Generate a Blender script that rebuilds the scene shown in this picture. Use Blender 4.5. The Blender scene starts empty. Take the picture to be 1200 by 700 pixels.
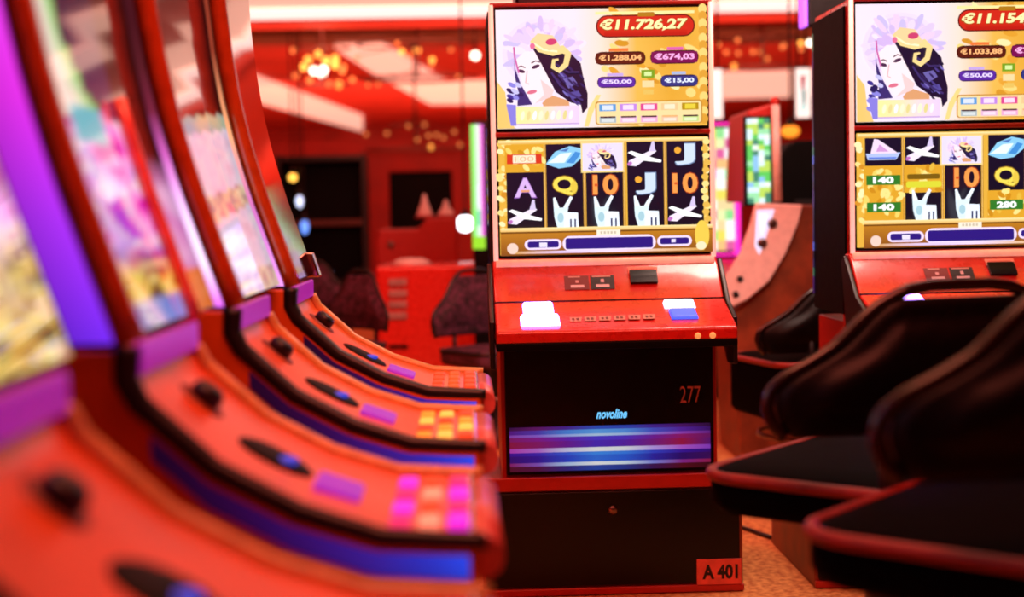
import bpy, bmesh, math, random
from mathutils import Vector, Matrix, noise
random.seed(7)
K = 1.2                      # design units -> metres
C = bpy.context.scene.collection
sc = bpy.context.scene
PI = math.pi
HC = .95                     # camera height (design units)
FPX = 1667.0                 # 50 mm lens on a 1200 px wide frame
R = math.radians
# ------------------------------------------------------------------ camera
YAW, PITCH, ROLL = -1.82, -3.27, -1.2
cam = bpy.data.cameras.new('camera'); camo = bpy.data.objects.new('camera', cam); C.objects.link(camo)
rot = Matrix.Rotation(R(YAW), 3, 'Z') @ Matrix.Rotation(R(90+PITCH), 3, 'X') @ Matrix.Rotation(R(ROLL), 3, 'Z')
camo.matrix_world = Matrix.Translation((0, 0, HC*K)) @ rot.to_4x4()
cam.sensor_width = 36; cam.lens = 36*FPX/1200
cam.clip_start = .02; cam.clip_end = 200
cam.dof.use_dof = True; cam.dof.focus_distance = 3.18*K; cam.dof.aperture_fstop = 50/(.0245*K*1000)
sc.camera = camo
def ray(x, y): return rot @ Vector(((x-600)/FPX, -(y-350)/FPX, -1))
def P(x, y, Y):
    d = ray(x, y); t = Y/d.y; return Vector((d.x*t, Y, HC+d.z*t))
def Pz(x, y, z):
    d = ray(x, y); t = (z-HC)/d.z; return Vector((d.x*t, d.y*t, z))
# ------------------------------------------------------------------ materials
def lin(h):
    if isinstance(h, str):
        h = h.lstrip('#'); h = [int(h[i:i+2], 16)/255 for i in (0, 2, 4)]
    return tuple((c/12.92 if c <= .04045 else ((c+.055)/1.055)**2.4) for c in h[:3])
MATS = {}
def mat(name, col, rough=.4, metal=0., emit=None, es=0., var=.12, scale=30., coat=0., spec=.5, bump=0., trans=0., col2=None, alpha=1.):
    m = bpy.data.materials.new(name); m.use_nodes = True; nt = m.node_tree; b = nt.nodes['Principled BSDF']
    tc = nt.nodes.new('ShaderNodeTexCoord'); n = nt.nodes.new('ShaderNodeTexNoise'); n.inputs['Scale'].default_value = scale; n.inputs['Detail'].default_value = 4
    nt.links.new(tc.outputs['Object'], n.inputs['Vector'])
    c = lin(col); c2 = lin(col2) if col2 else tuple(v*(1-var*2) for v in c)
    r = nt.nodes.new('ShaderNodeValToRGB'); r.color_ramp.elements[0].color = (*c2, 1); r.color_ramp.elements[1].color = (*c, 1)
    r.color_ramp.elements[0].position = .35; r.color_ramp.elements[1].position = .62
    nt.links.new(n.outputs['Fac'], r.inputs['Fac']); nt.links.new(r.outputs['Color'], b.inputs['Base Color'])
    mr = nt.nodes.new('ShaderNodeMapRange'); mr.inputs['To Min'].default_value = max(0, rough-.05); mr.inputs['To Max'].default_value = min(1, rough+.05)
    nt.links.new(n.outputs['Fac'], mr.inputs['Value']); nt.links.new(mr.outputs['Result'], b.inputs['Roughness'])
    b.inputs['Metallic'].default_value = metal; b.inputs['Coat Weight'].default_value = coat; b.inputs['Coat Roughness'].default_value = .08
    b.inputs['Specular IOR Level'].default_value = spec; b.inputs['Transmission Weight'].default_value = trans
    if bump:
        bp = nt.nodes.new('ShaderNodeBump'); bp.inputs['Strength'].default_value = bump; bp.inputs['Distance'].default_value = .01
        nt.links.new(n.outputs['Fac'], bp.inputs['Height']); nt.links.new(bp.outputs['Normal'], b.inputs['Normal'])
    if emit: b.inputs['Emission Color'].default_value = (*lin(emit), 1); b.inputs['Emission Strength'].default_value = es
    MATS[name] = m; return m
def vmat(name, strength, emit=True, rough=.3, coat=0):
    m = bpy.data.materials.new(name); m.use_nodes = True; nt = m.node_tree; b = nt.nodes['Principled BSDF']
    a = nt.nodes.new('ShaderNodeAttribute'); a.attribute_name = 'Col'
    b.inputs['Roughness'].default_value = rough; b.inputs['Coat Weight'].default_value = coat; b.inputs['Coat Roughness'].default_value = .05
    if emit:
        b.inputs['Base Color'].default_value = (.01, .01, .012, 1)
        nt.links.new(a.outputs['Color'], b.inputs['Emission Color']); b.inputs['Emission Strength'].default_value = strength
    else: nt.links.new(a.outputs['Color'], b.inputs['Base Color'])
    MATS[name] = m; return m
RED = mat('red_lacquer', '#d8281c', .28, coat=.4, var=.06)
REDD = mat('red_trim', '#b4241c', .35, var=.06)
ORANGE = mat('orange_red_lacquer', '#f26a20', .3, coat=.15, var=.08, scale=8)
RAIL = mat('orange_rail', '#b84414', .22, coat=.8, var=.1)
RAILR = mat('red_rail', '#ff5848', .3, coat=.5)
BOLST = mat('pink_bolster', '#e87068', .35, coat=.3)
EDGEHI = mat('orange_molding', '#e8b464', .3, coat=.5)  # tan colour stands for light caught on the far deck edges
BLACK = mat('black_gloss', '#0b0809', .25, var=.2, spec=.3)
BLACKM = mat('black_matte', '#060505', .55, var=.2, spec=.1)
BLACKP = mat('black_plastic', '#151214', .4, var=.2)
LEATHER = mat('black_leather', '#090606', .42, var=.25, scale=60, bump=.06, spec=.16)
PIPE = mat('piping_vinyl', '#1c0c0a', .25, var=.1, spec=.6)
SEATM = mat('black_seat_leather', '#080505', .7, var=.2, scale=60, bump=.05, spec=.02)
SPIPE = mat('red_seat_welt', '#8e241a', .4, var=.1, spec=.4)  # red light on the black seat edge, put into the welt colour
CHROME = mat('chrome', '#d8c8c8', .14, metal=1, var=.05)
STEEL = mat('brushed_steel', '#8a7670', .35, metal=1, var=.1)
GLASS = mat('dark_display_glass', '#0a0709', .06, var=.1, spec=.9, coat=1)
WOOD = mat('brown_side', '#8a3c1c', .45, var=.2, scale=12, col2='#6a2c14')
PINKP = mat('pink_grey_panel', '#f2d4cc', .35, coat=.3, var=.06)
PURPLE = mat('purple_panel', '#9a30a8', .3, emit='#b020c8', es=.4, var=.05)
FAB = mat('mottled_fabric', '#5a2c48', .8, scale=38, col2='#0c0808')
def glow(name, col, s): return mat(name, col, .4, emit=col, es=s, var=.02)
RAILEMIT = glow('pink_lit_rail', '#ffb4a0', 1.0)  # pink rails with an even soft emission
GOLDB = glow('gold_bulb', '#ffb04c', 2.2)
GOLDD = glow('dim_gold_bulb', '#f0a058', .7)
WHITEB = glow('white_bulb', '#fff2dc', 4)
CREAM = glow('cream_cove', '#ffccb4', .8)
CREAMW = glow('white_cove', '#fff0ea', 1.0)
DISP = vmat('lit_display', 1.15)
DISPL = vmat('lit_curved_display', 1.15, rough=.1, coat=1)
FLANK = mat('rose_lacquer', '#d87060', .25, coat=.6, var=.08, scale=4)  # salmon colour stands for the ceiling reflected in the side panels
LEDV = vmat('led_strip', 1.6); LPAN = vmat('lit_streak_panel', .62)
PRINT = vmat('printed_marks', 0, False, .5)
# ------------------------------------------------------------------ building helpers
def link(o, parent=None):
    C.objects.link(o)
    if parent is not None: o.parent = parent
    return o
class MB:
    def __init__(s, off=(0, 0, 0)): s.v = []; s.f = []; s.o = Vector(off); s.sm = []
    def add(s, vs, fs, smooth=False):
        n = len(s.v); s.v += [Vector(p)-s.o for p in vs]; s.f += [tuple(i+n for i in f) for f in fs]; s.sm += [smooth]*len(fs); return s
    def box(s, x0, x1, y0, y1, z0, z1):
        v = [(x, y, z) for x in (x0, x1) for y in (y0, y1) for z in (z0, z1)]
        return s.add(v, [(0, 1, 3, 2), (4, 6, 7, 5), (0, 4, 5, 1), (2, 3, 7, 6), (0, 2, 6, 4), (1, 5, 7, 3)])
    def prism(s, prof, a0, a1, axis='x', smooth=False):
        # prof in (y,z) for axis x, (x,z) for axis y, (x,y) for axis z
        def pt(p, a): return (a, p[0], p[1]) if axis == 'x' else ((p[0], a, p[1]) if axis == 'y' else (p[0], p[1], a))
        n = len(prof); v = [pt(p, a0) for p in prof]+[pt(p, a1) for p in prof]
        s.add(v, [tuple(range(n)), tuple(range(2*n-1, n-1, -1))])
        k = len(s.v)-2*n; s.f += [(k+i, k+n+i, k+n+(i+1) % n, k+(i+1) % n) for i in range(n)]; s.sm += [smooth]*n
        return s
    def tube(s, path, r, seg=10, close=False, sx=1., ref=(0, 0, 1)):
        path = [Vector(p) for p in path]; n = len(path); v = []
        rr = r if isinstance(r, (list, tuple)) else [r]*n
        for i, p in enumerate(path):
            a = path[(i-1) % n] if (close or i > 0) else p; b = path[(i+1) % n] if (close or i < n-1) else p
            t = (b-a).normalized(); u = t.cross(Vector(ref))
            if u.length < 1e-4: u = t.cross(Vector((0, 1, 0)))
            if u.length < 1e-4: u = t.cross(Vector((1, 0, 0)))
            u.normalize(); w = t.cross(u)
            v += [p+rr[i]*(u*math.cos(2*PI*k/seg)*sx+w*math.sin(2*PI*k/seg)) for k in range(seg)]
        f = []
        for i in range(n if close else n-1):
            j = (i+1) % n
            f += [(i*seg+k, i*seg+(k+1) % seg, j*seg+(k+1) % seg, j*seg+k) for k in range(seg)]
        s.add(v, f, True)
        if not close:
            m = len(s.v)-n*seg; s.f += [tuple(m+k for k in range(seg-1, -1, -1)), tuple(m+(n-1)*seg+k for k in range(seg))]; s.sm += [False, False]
        return s
    def lathe(s, prof, c=(0, 0, 0), seg=24, axis=(0, 0, 1)):
        q = Vector((0, 0, 1)).rotation_difference(Vector(axis)); c = Vector(c); v = []
        for r, h in prof: v += [c+q @ Vector((r*math.cos(2*PI*k/seg), r*math.sin(2*PI*k/seg), h)) for k in range(seg)]
        n = len(prof); f = []
        for i in range(n-1): f += [(i*seg+k, i*seg+(k+1) % seg, (i+1)*seg+(k+1) % seg, (i+1)*seg+k) for k in range(seg)]
        f += [tuple(range(seg-1, -1, -1)), tuple((n-1)*seg+k for k in range(seg))]
        return s.add(v, f, True)
    def ball(s, c, r, seg=14, sx=1, sy=1, sz=1):
        c = Vector(c); n = seg//2; v = []; f = []
        for i in range(n+1):
            th = PI*i/n
            v += [c+Vector((sx*r*math.sin(th)*math.cos(2*PI*k/seg), sy*r*math.sin(th)*math.sin(2*PI*k/seg), sz*r*math.cos(th))) for k in range(seg)]
        for i in range(n): f += [(i*seg+k, (i+1)*seg+k, (i+1)*seg+(k+1) % seg, i*seg+(k+1) % seg) for k in range(seg)]
        return s.add(v, f, True)
    def grid(s, fn, nu, nv, smooth=True):
        v = [fn(i/nu, j/nv) for j in range(nv+1) for i in range(nu+1)]
        f = [(j*(nu+1)+i, j*(nu+1)+i+1, (j+1)*(nu+1)+i+1, (j+1)*(nu+1)+i) for j in range(nv) for i in range(nu)]
        return s.add(v, f, smooth)
    def build(s, name, m, parent=None, bevel=0., seg=2, normals=True):
        me = bpy.data.meshes.new(name); me.from_pydata([tuple(p*K) for p in s.v], [], s.f); me.validate()
        for p, q in zip(me.polygons, s.sm): p.use_smooth = q
        if normals:
            bm = bmesh.new(); bm.from_mesh(me); bmesh.ops.recalc_face_normals(bm, faces=bm.faces); bm.to_mesh(me); bm.free()
        me.materials.append(m); o = link(bpy.data.objects.new(name, me), parent)
        if bevel:
            b = o.modifiers.new('bevel', 'BEVEL'); b.width = bevel*K; b.segments = seg; b.limit_method = 'ANGLE'; b.angle_limit = R(35); b.use_clamp_overlap = True
            for p in me.polygons: p.use_smooth = True
            w = o.modifiers.new('wn', 'WEIGHTED_NORMAL'); w.keep_sharp = True
        return o
def tag(o, label=None, cat=None, group=None, kind=None):
    for k, v in (('label', label), ('category', cat), ('group', group), ('kind', kind)):
        if v: o[k] = v
    return o
def thing(name, loc, label, cat, group=None, rz=0):
    o = bpy.data.objects.new(name, None); C.objects.link(o); o.location = Vector(loc)*K; o.rotation_euler = (0, 0, rz); o.empty_display_size = .1
    return tag(o, label, cat, group)
def struct(name, mb, m, label=None, bevel=0.): return tag(mb.build(name, m, None, bevel), label, None, None, 'structure')
# flat printed / luminous artwork: polygons with a colour each, stacked in thin layers
_fc = {}
def text_mesh(t, bold=.0, shear=0.):
    key = (t, bold, shear)
    if key in _fc: return _fc[key]
    cu = bpy.data.curves.new('t', 'FONT'); cu.body = t; cu.offset = bold; cu.shear = shear; cu.resolution_u = 3; cu.size = 1
    ob = bpy.data.objects.new('t', cu); C.objects.link(ob)
    dg = bpy.context.evaluated_depsgraph_get(); me = bpy.data.meshes.new_from_object(ob.evaluated_get(dg))
    vs = [(v.co.x, v.co.y) for v in me.vertices]; fs = [tuple(p.vertices) for p in me.polygons]
    bpy.data.objects.remove(ob); bpy.data.curves.remove(cu); bpy.data.meshes.remove(me)
    x0 = min(v[0] for v in vs); x1 = max(v[0] for v in vs); y0 = min(v[1] for v in vs); y1 = max(v[1] for v in vs)
    vs = [((x-x0)/(x1-x0), 1-(y-y0)/(y1-y0)) for x, y in vs]
    _fc[key] = (vs, fs, (x1-x0)/(y1-y0)); return _fc[key]
class Art:
    """coordinates: source rectangle (x0,y0)-(x1,y1), y down, mapped on origin + u*ux + v*vy"""
    def __init__(s, rect, o, ux, vy, step=.00018):
        s.r = rect; s.o = Vector(o); s.ux = Vector(ux); s.vy = Vector(vy); s.n = s.vy.cross(s.ux).normalized(); s.step = step
        s.v = []; s.f = []; s.c = []; s.k = 0
    def pt(s, x, y):
        u = (x-s.r[0])/(s.r[2]-s.r[0]); v = (y-s.r[1])/(s.r[3]-s.r[1]); return s.o+s.ux*u+s.vy*v+s.n*(s.step*s.k)
    def poly(s, pts, col, layer=True):
        if layer: s.k += 1
        n = len(s.v); s.v += [s.pt(*p) for p in pts]; s.f.append(tuple(range(n, n+len(pts))))
        if isinstance(col, (list,)): s.c += [lin(q) for q in col]
        else: s.c += [lin(col)]*len(pts)
        return s
    def rect(s, x0, y0, x1, y1, col): return s.poly([(x0, y0), (x1, y0), (x1, y1), (x0, y1)], col)
    def vgrad(s, x0, y0, x1, y1, a, b): return s.poly([(x0, y0), (x1, y0), (x1, y1), (x0, y1)], [a, a, b, b])
    def hgrad(s, x0, y0, x1, y1, cols):
        s.k += 1; n = len(cols)-1
        for i in range(n):
            a = x0+(x1-x0)*i/n; b = x0+(x1-x0)*(i+1)/n
            s.poly([(a, y0), (b, y0), (b, y1), (a, y1)], [cols[i], cols[i+1], cols[i+1], cols[i]], False)
        return s
    def ell(s, cx, cy, rx, ry, col, a=0, n=22):
        ca, sa = math.cos(a), math.sin(a); pts = []
        for i in range(n):
            p, q = rx*math.cos(2*PI*i/n), ry*math.sin(2*PI*i/n); pts.append((cx+p*ca-q*sa, cy+p*sa+q*ca))
        return s.poly(pts, col)
    def pill(s, x0, y0, x1, y1, col, r=None, edge=None, ew=5):
        if edge: s.pill(x0-ew, y0-ew, x1+ew, y1+ew, edge)
        r = min((y1-y0)/2, (x1-x0)/2) if r is None else r; pts = []
        for cx, cy, a0 in ((x1-r, y1-r, 0), (x0+r, y1-r, 90), (x0+r, y0+r, 180), (x1-r, y0+r, 270)):
            pts += [(cx+r*math.cos(R(a0+15*i)), cy+r*math.sin(R(a0+15*i))) for i in range(7)]
        return s.poly(pts, col)
    def stroke(s, pts, w, col):
        s.k += 1; pts = [Vector(p) for p in pts]; L = []; Q = []
        ws = w if isinstance(w, (list, tuple)) else [w]*len(pts)
        for i, p in enumerate(pts):
            t = (pts[min(i+1, len(pts)-1)]-pts[max(i-1, 0)]).normalized(); n = Vector((-t.y, t.x))*ws[i]/2; L.append(p+n); Q.append(p-n)
        for i in range(len(pts)-1): s.poly([tuple(L[i]), tuple(L[i+1]), tuple(Q[i+1]), tuple(Q[i])], col, False)
        return s
    def text(s, t, x0, y0, x1, y1, col, bold=.012, shear=0., keep=False):
        s.k += 1; vs, fs, asp = text_mesh(t, bold, shear)
        if keep:
            w = (y1-y0)*asp
            if w < x1-x0: cx = (x0+x1)/2; x0, x1 = cx-w/2, cx+w/2
        n = len(s.v); s.v += [s.pt(x0+a*(x1-x0), y0+b*(y1-y0)) for a, b in vs]; s.c += [lin(col)]*len(vs); s.f += [tuple(i+n for i in f) for f in fs]
        return s
    def build(s, name, m, parent, off=(0, 0, 0)):
        me = bpy.data.meshes.new(name); off = Vector(off); me.from_pydata([tuple((p-off)*K) for p in s.v], [], s.f)
        at = me.color_attributes.new('Col', 'FLOAT_COLOR', 'POINT')
        for i, c in enumerate(s.c): at.data[i].color = (*c, 1)
        me.materials.append(m); return link(bpy.data.objects.new(name, me), parent)
def colgrid(name, fn, cf, nu, nv, m, parent, off=(0, 0, 0)):
    """curved luminous sheet: fn(u,v) position, cf(u,v) colour (linear)"""
    mb = MB(off).grid(fn, nu, nv); o = mb.build(name, m, parent, normals=False); me = o.data
    at = me.color_attributes.new('Col', 'FLOAT_COLOR', 'POINT')
    for j in range(nv+1):
        for i in range(nu+1): at.data[j*(nu+1)+i].color = (*cf(i/nu, j/nv), 1)
    return o
def mix(a, b, t): t = max(0, min(1, t)); return tuple(x+(y-x)*t for x, y in zip(a, b))
def interp(pts, t):
    for (a, p), (b, q) in zip(pts, pts[1:]):
        if t <= b: return mix(p, q, (t-a)/(b-a)) if isinstance(p, tuple) else p+(q-p)*max(0, min(1, (t-a)/(b-a)))
    return pts[-1][1]

# ------------------------------------------------------------------ the setting
FLOORM = mat('patterned_carpet', '#e0a860', .9, scale=45, col2='#b06c34', bump=.2)
WALLM = mat('red_wall_paint', '#b8281a', .6, var=.1, scale=3)
CEILM = mat('red_ceiling_paint', '#d8442e', .55, var=.1, scale=2)
BROWNC = mat('olive_brown_panel', '#7a4a2c', .5, var=.2, scale=4)
DARKW = mat('dark_wood', '#160b08', .5, var=.3, scale=8)
SHELF = mat('brown_shelf', '#5a2814', .5, var=.2)
CH = 2.75
struct('floor', MB().box(-9, 11, -3, 28.2, -.08, 0), FLOORM, 'tan and brown carpeted casino floor')
struct('ceiling', MB().box(-9, 11, -3, 28.2, CH, CH+.1), CEILM, 'red painted casino ceiling')
struct('wall_back', MB().box(-9, 11, 28, 28.2, 0, CH), WALLM, 'red far wall')
struct('wall_left', MB().box(-9.2, -9, -3, 28.2, 0, CH), WALLM)
struct('wall_right', MB().box(11, 11.2, -3, 28.2, 0, CH), WALLM)
struct('wall_rear', MB().box(-9, 11, -3.2, -3, 0, CH), WALLM)
# red dividing wall deep in the hall with a dark opening
pa = P(300, 168, 15); pb = P(620, 164, 15)
o1 = P(455, 201, 15); o2 = P(531, 262, 15)
mb = MB()
mb.box(-3.2, o1.x, 15, 15.2, 0, pa.z); mb.box(o2.x, 6.5, 15, 15.2, 0, pa.z)
mb.box(o1.x, o2.x, 15, 15.2, o1.z, pa.z); mb.box(o1.x, o2.x, 15, 15.2, 0, .55)
struct('wall_divider', mb, WALLM, 'red dividing wall with a dark opening')
struct('window_1', MB().box(o1.x, o2.x, 15.12, 15.18, .55, o1.z), BLACKM, 'dark opening in the red dividing wall')
# lit cornice beam across the hall
b0 = P(400, 21, 11).z
struct('trim_1', MB().box(-2.95, 6.5, 11, 11.6, b0, CH), CEILM, 'red beam under the ceiling')
struct('trim_2', MB().prism([(10.9, b0+.012), (10.98, b0-.005), (11.02, b0-.005), (11.02, b0+.055), (10.9, b0+.055)], -2.95, 6.5, 'x'), CREAMW, 'white lit cornice along the red beam')
struct('trim_3', MB().prism([(10.86, b0+.068), (11.02, b0+.068), (11.02, b0+.3), (10.8, b0+.3)], -2.95, 6.5, 'x'), CREAM, 'cream lit cove above the cornice')
def onceil(name, pts, m, th, lab):
    v = [Pz(x, y, CH-.001) for x, y in pts]
    struct(name, MB().prism([(p.x, p.y) for p in v], CH-th, CH-.001, 'z'), m, lab)
onceil('trim_4', [(250, 35), (600, 33), (600, 49), (250, 51)], BROWNC, .02, 'olive brown ceiling strip behind the beam')
onceil('trim_5', [(800, 31), (1010, 28), (1010, 46), (800, 48)], BROWNC, .02, 'brown ceiling strip on the right')
onceil('trim_6', [(290, 84), (425, 135), (425, 151), (290, 112)], CREAM, .06, 'cream lit ceiling cove left of the chandelier')
onceil('trim_7', [(392, 50), (448, 48), (522, 94), (590, 94), (590, 118), (504, 118), (440, 82)], CREAM, .06, 'cream lit angled ceiling cove')
onceil('trim_8', [(830, 84), (1000, 80), (1000, 108), (830, 112)], CREAM, .06, 'cream lit ceiling cove on the right')

for k, (x0, x1, y0, y1) in enumerate(((-.9, 2.6, 4.2, 4.6), (-.9, 2.6, 6.4, 6.9), (-.9, 2.6, 8.8, 9.3), (2.3, 2.6, 4.6, 8.8), (-.9, -.6, 4.6, 8.8))):
    struct('trim_%d' % (k+9), MB().box(x0, x1, y0, y1, CH-.06, CH-.001), CREAM, 'cream lit ceiling cove over the front of the hall')

# ------------------------------------------------------------------ upright slot machines (centre and right)
def plane_art(a, cx, cy, s, col='#f2e6fa'):
    a.poly([(cx-.95*s, cy+.55*s), (cx-.9*s, cy+.3*s), (cx+.5*s, cy-.35*s), (cx+.62*s, cy-.2*s), (cx-.5*s, cy+.6*s)], col)
    a.poly([(cx-.95*s, cy-.15*s), (cx-.75*s, cy-.25*s), (cx+.1*s, cy+.05*s), (cx+.9*s, cy+.3*s), (cx+.85*s, cy+.42*s), (cx-.1*s, cy+.3*s)], '#ffffff')
    a.poly([(cx+.2*s, cy-.2*s), (cx+.38*s, cy-.75*s), (cx+.5*s, cy-.75*s), (cx+.55*s, cy-.2*s)], '#d8c8f0')
    a.ell(cx-.85*s, cy+.45*s, .14*s, .1*s, '#c070c0', -.5)
def gem_art(a, cx, cy, s):
    a.poly([(cx-s, cy+.35*s), (cx-.5*s, cy-.3*s), (cx+.3*s, cy-.6*s), (cx+.95*s, cy-.45*s), (cx+s, cy), (cx+.4*s, cy+.5*s), (cx-.3*s, cy+.6*s)], '#8ccdf4')
    a.poly([(cx-.9*s, cy+.3*s), (cx-.2*s, cy-.2*s), (cx+.4*s, cy-.25*s), (cx, cy+.3*s)], '#e8f8ff')
    a.poly([(cx+.1*s, cy+.3*s), (cx+.6*s, cy-.3*s), (cx+.9*s, cy-.2*s), (cx+.5*s, cy+.35*s)], '#3f8ed8')
    a.poly([(cx-.3*s, cy-.35*s), (cx+.3*s, cy-.5*s), (cx+.1*s, cy-.3*s)], '#4c78c0')
def ship_art(a, cx, cy, s):
    a.poly([(cx-.95*s, cy+.2*s), (cx+.95*s, cy+.15*s), (cx+.7*s, cy+.55*s), (cx-.85*s, cy+.55*s)], '#b4c4f4')
    a.poly([(cx-.7*s, cy+.2*s), (cx-.5*s, cy-.6*s), (cx-.25*s, cy-.55*s), (cx+.6*s, cy+.05*s), (cx+.8*s, cy+.2*s)], '#f2dcf6')
    a.poly([(cx-.4*s, cy+.1*s), (cx-.2*s, cy-.3*s), (cx+.3*s, cy+.1*s)], '#d49ad8')
    a.rect(cx-.8*s, cy+.4*s, cx+.7*s, cy+.5*s, '#5f7fe0')
def horn_art(a, cx, cy, s):
    w = '#eef6ff'
    a.poly([(cx-.75*s, cy-.95*s), (cx-.62*s, cy-.98*s), (cx-.35*s, cy-.3*s), (cx-.7*s, cy-.2*s)], w)
    a.poly([(cx+.32*s, cy-1.05*s), (cx+.48*s, cy-.95*s), (cx+.1*s, cy-.2*s), (cx-.12*s, cy-.35*s)], w)
    a.poly([(cx-.72*s, cy-.3*s), (cx+.2*s, cy-.35*s), (cx+.1*s, cy+.1*s), (cx+.1*s, cy+.95*s), (cx-.5*s, cy+.95*s), (cx-.68*s, cy+.3*s)], '#dff0fa')
    a.poly([(cx-.1*s, cy-.05*s), (cx+.78*s, cy+.0*s), (cx+.82*s, cy+.9*s), (cx-.1*s, cy+.9*s)], w)
    for k in (.28, .55): a.rect(cx+k*s, cy+.4*s, cx+(k+.1)*s, cy+.95*s, '#20285a')
    a.ell(cx-.3*s, cy+.3*s, .2*s, .3*s, '#a8d0dc')
def letter(a, t, x0, y0, x1, y1, col, dark):
    a.text(t, x0-4, y0-4, x1+5, y1+5, dark, .035); a.text(t, x0, y0, x1, y1, col, .03)
def queen_head(a, X, Y, s, w=1.):
    """generic woman in profile with a winged headdress; drawn in a 400x550 box scaled by s at X,Y"""
    f = lambda pts: [(X+x*s*w, Y+y*s) for x, y in pts]
    cols = ['#e4ccf2', '#d8b8ee', '#ecdaf6', '#d6bcee', '#eed0ee', '#d0c0f0', '#f2e4f8']
    for rx_, ry_, c in ((182, 160, '#ecdcf4'), (160, 142, '#e2caf0'), (130, 120, '#d8bcec')): a.ell(X+208*s*w, Y+205*s, rx_*s*w, ry_*s, c, 0, 30)
    for k in range(90):                                   # soft feather fan
        t = R(-205+random.random()*235); rr = 50+random.random()*115; c0 = (208+rr*1.05*math.cos(t), 205+rr*.85*math.sin(t))
        if c0[0] > 60: a.ell(X+c0[0]*s*w, Y+c0[1]*s, (30+random.random()*20)*s*w, (11+random.random()*8)*s, random.choice(cols), t, 12)
    a.poly(f([(78, 230), (84, 280), (108, 350), (160, 445), (90, 450), (95, 380), (82, 320)]), '#3a2c70')     # hair, far side
    for k in range(16): a.ell(X+(48+random.random()*65)*s*w, Y+(345+random.random()*170)*s, (14+random.random()*8)*s*w, 10*s, ['#3a2f90', '#8c86e0', '#221a58', '#c8c4f8'][k % 4], .5, 10)
    a.poly(f([(240, 400), (330, 430), (335, 480), (225, 480), (205, 440)]), '#e0a070')                        # neck
    a.poly(f([(90, 235), (130, 200), (185, 200), (225, 290), (262, 380), (250, 410), (170, 442), (142, 400), (118, 350), (100, 300)]), '#fdeaf0')
    a.poly(f([(200, 330), (262, 380), (250, 410), (170, 442), (215, 400)]), '#f3cfd0')
    a.poly(f([(165, 185), (260, 200), (345, 215), (388, 260), (400, 330), (418, 400), (416, 465), (392, 492), (385, 450), (340, 440), (270, 390), (225, 300), (200, 250)]), '#191030')
    a.poly(f([(300, 330), (350, 320), (370, 350), (330, 375)]), '#6a60a8'); a.poly(f([(320, 395), (375, 385), (390, 410), (345, 425)]), '#544a98')
    for k in range(22):
        x = 265+random.random()*130; y = 275+random.random()*190
        if x*1.2-y > -60: a.ell(X+x*s*w, Y+y*s, (14+random.random()*14)*s*w, 5*s, random.choice(['#4a3c88', '#2c2058', '#7468b8', '#1c1238']), .8, 10)
    a.stroke(f([(250, 300), (290, 360), (340, 400), (395, 430)]), 9*s, '#3c2e6c'); a.stroke(f([(270, 260), (330, 300), (380, 300)]), 8*s, '#3a2c64')
    a.ell(X+112*s*w, Y+292*s, 17*s*w, 8*s, '#4a2a4c', .25); a.ell(X+178*s*w, Y+272*s, 20*s*w, 8*s, '#4a2a4c', -.35)       # eyes
    a.stroke(f([(92, 275), (112, 268), (130, 276)]), 6*s, '#6a4a5a'); a.stroke(f([(158, 256), (178, 246), (202, 252)]), 6*s, '#6a4a5a')
    a.stroke(f([(138, 290), (130, 345), (146, 352)]), 5*s, '#e4b0b8'); a.ell(X+158*s*w, Y+388*s, 24*s*w, 9*s, '#e0708c', -.2)
    a.stroke(f([(78, 180), (82, 230), (100, 300)]), 8*s, '#d060a8')
    a.stroke(f([(160, 150), (200, 190), (260, 205), (305, 195), (330, 215), (318, 265), (285, 292), (258, 275), (262, 245), (285, 240)]), [18*s, 34*s, 38*s, 38*s, 30*s, 26*s, 24*s, 22*s, 18*s, 8*s], '#f8d890')
    a.stroke(f([(170, 165), (215, 195), (280, 205)]), 9*s, '#fff4c8')
    a.poly(f([(160, 150), (190, 120), (260, 130), (300, 190), (240, 200)]), '#f4d49c'); a.ell(X+252*s*w, Y+160*s, 26*s*w, 15*s, '#d04070', -.1); a.ell(X+165*s*w, Y+178*s, 12*s*w, 14*s, '#e87098')
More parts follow.
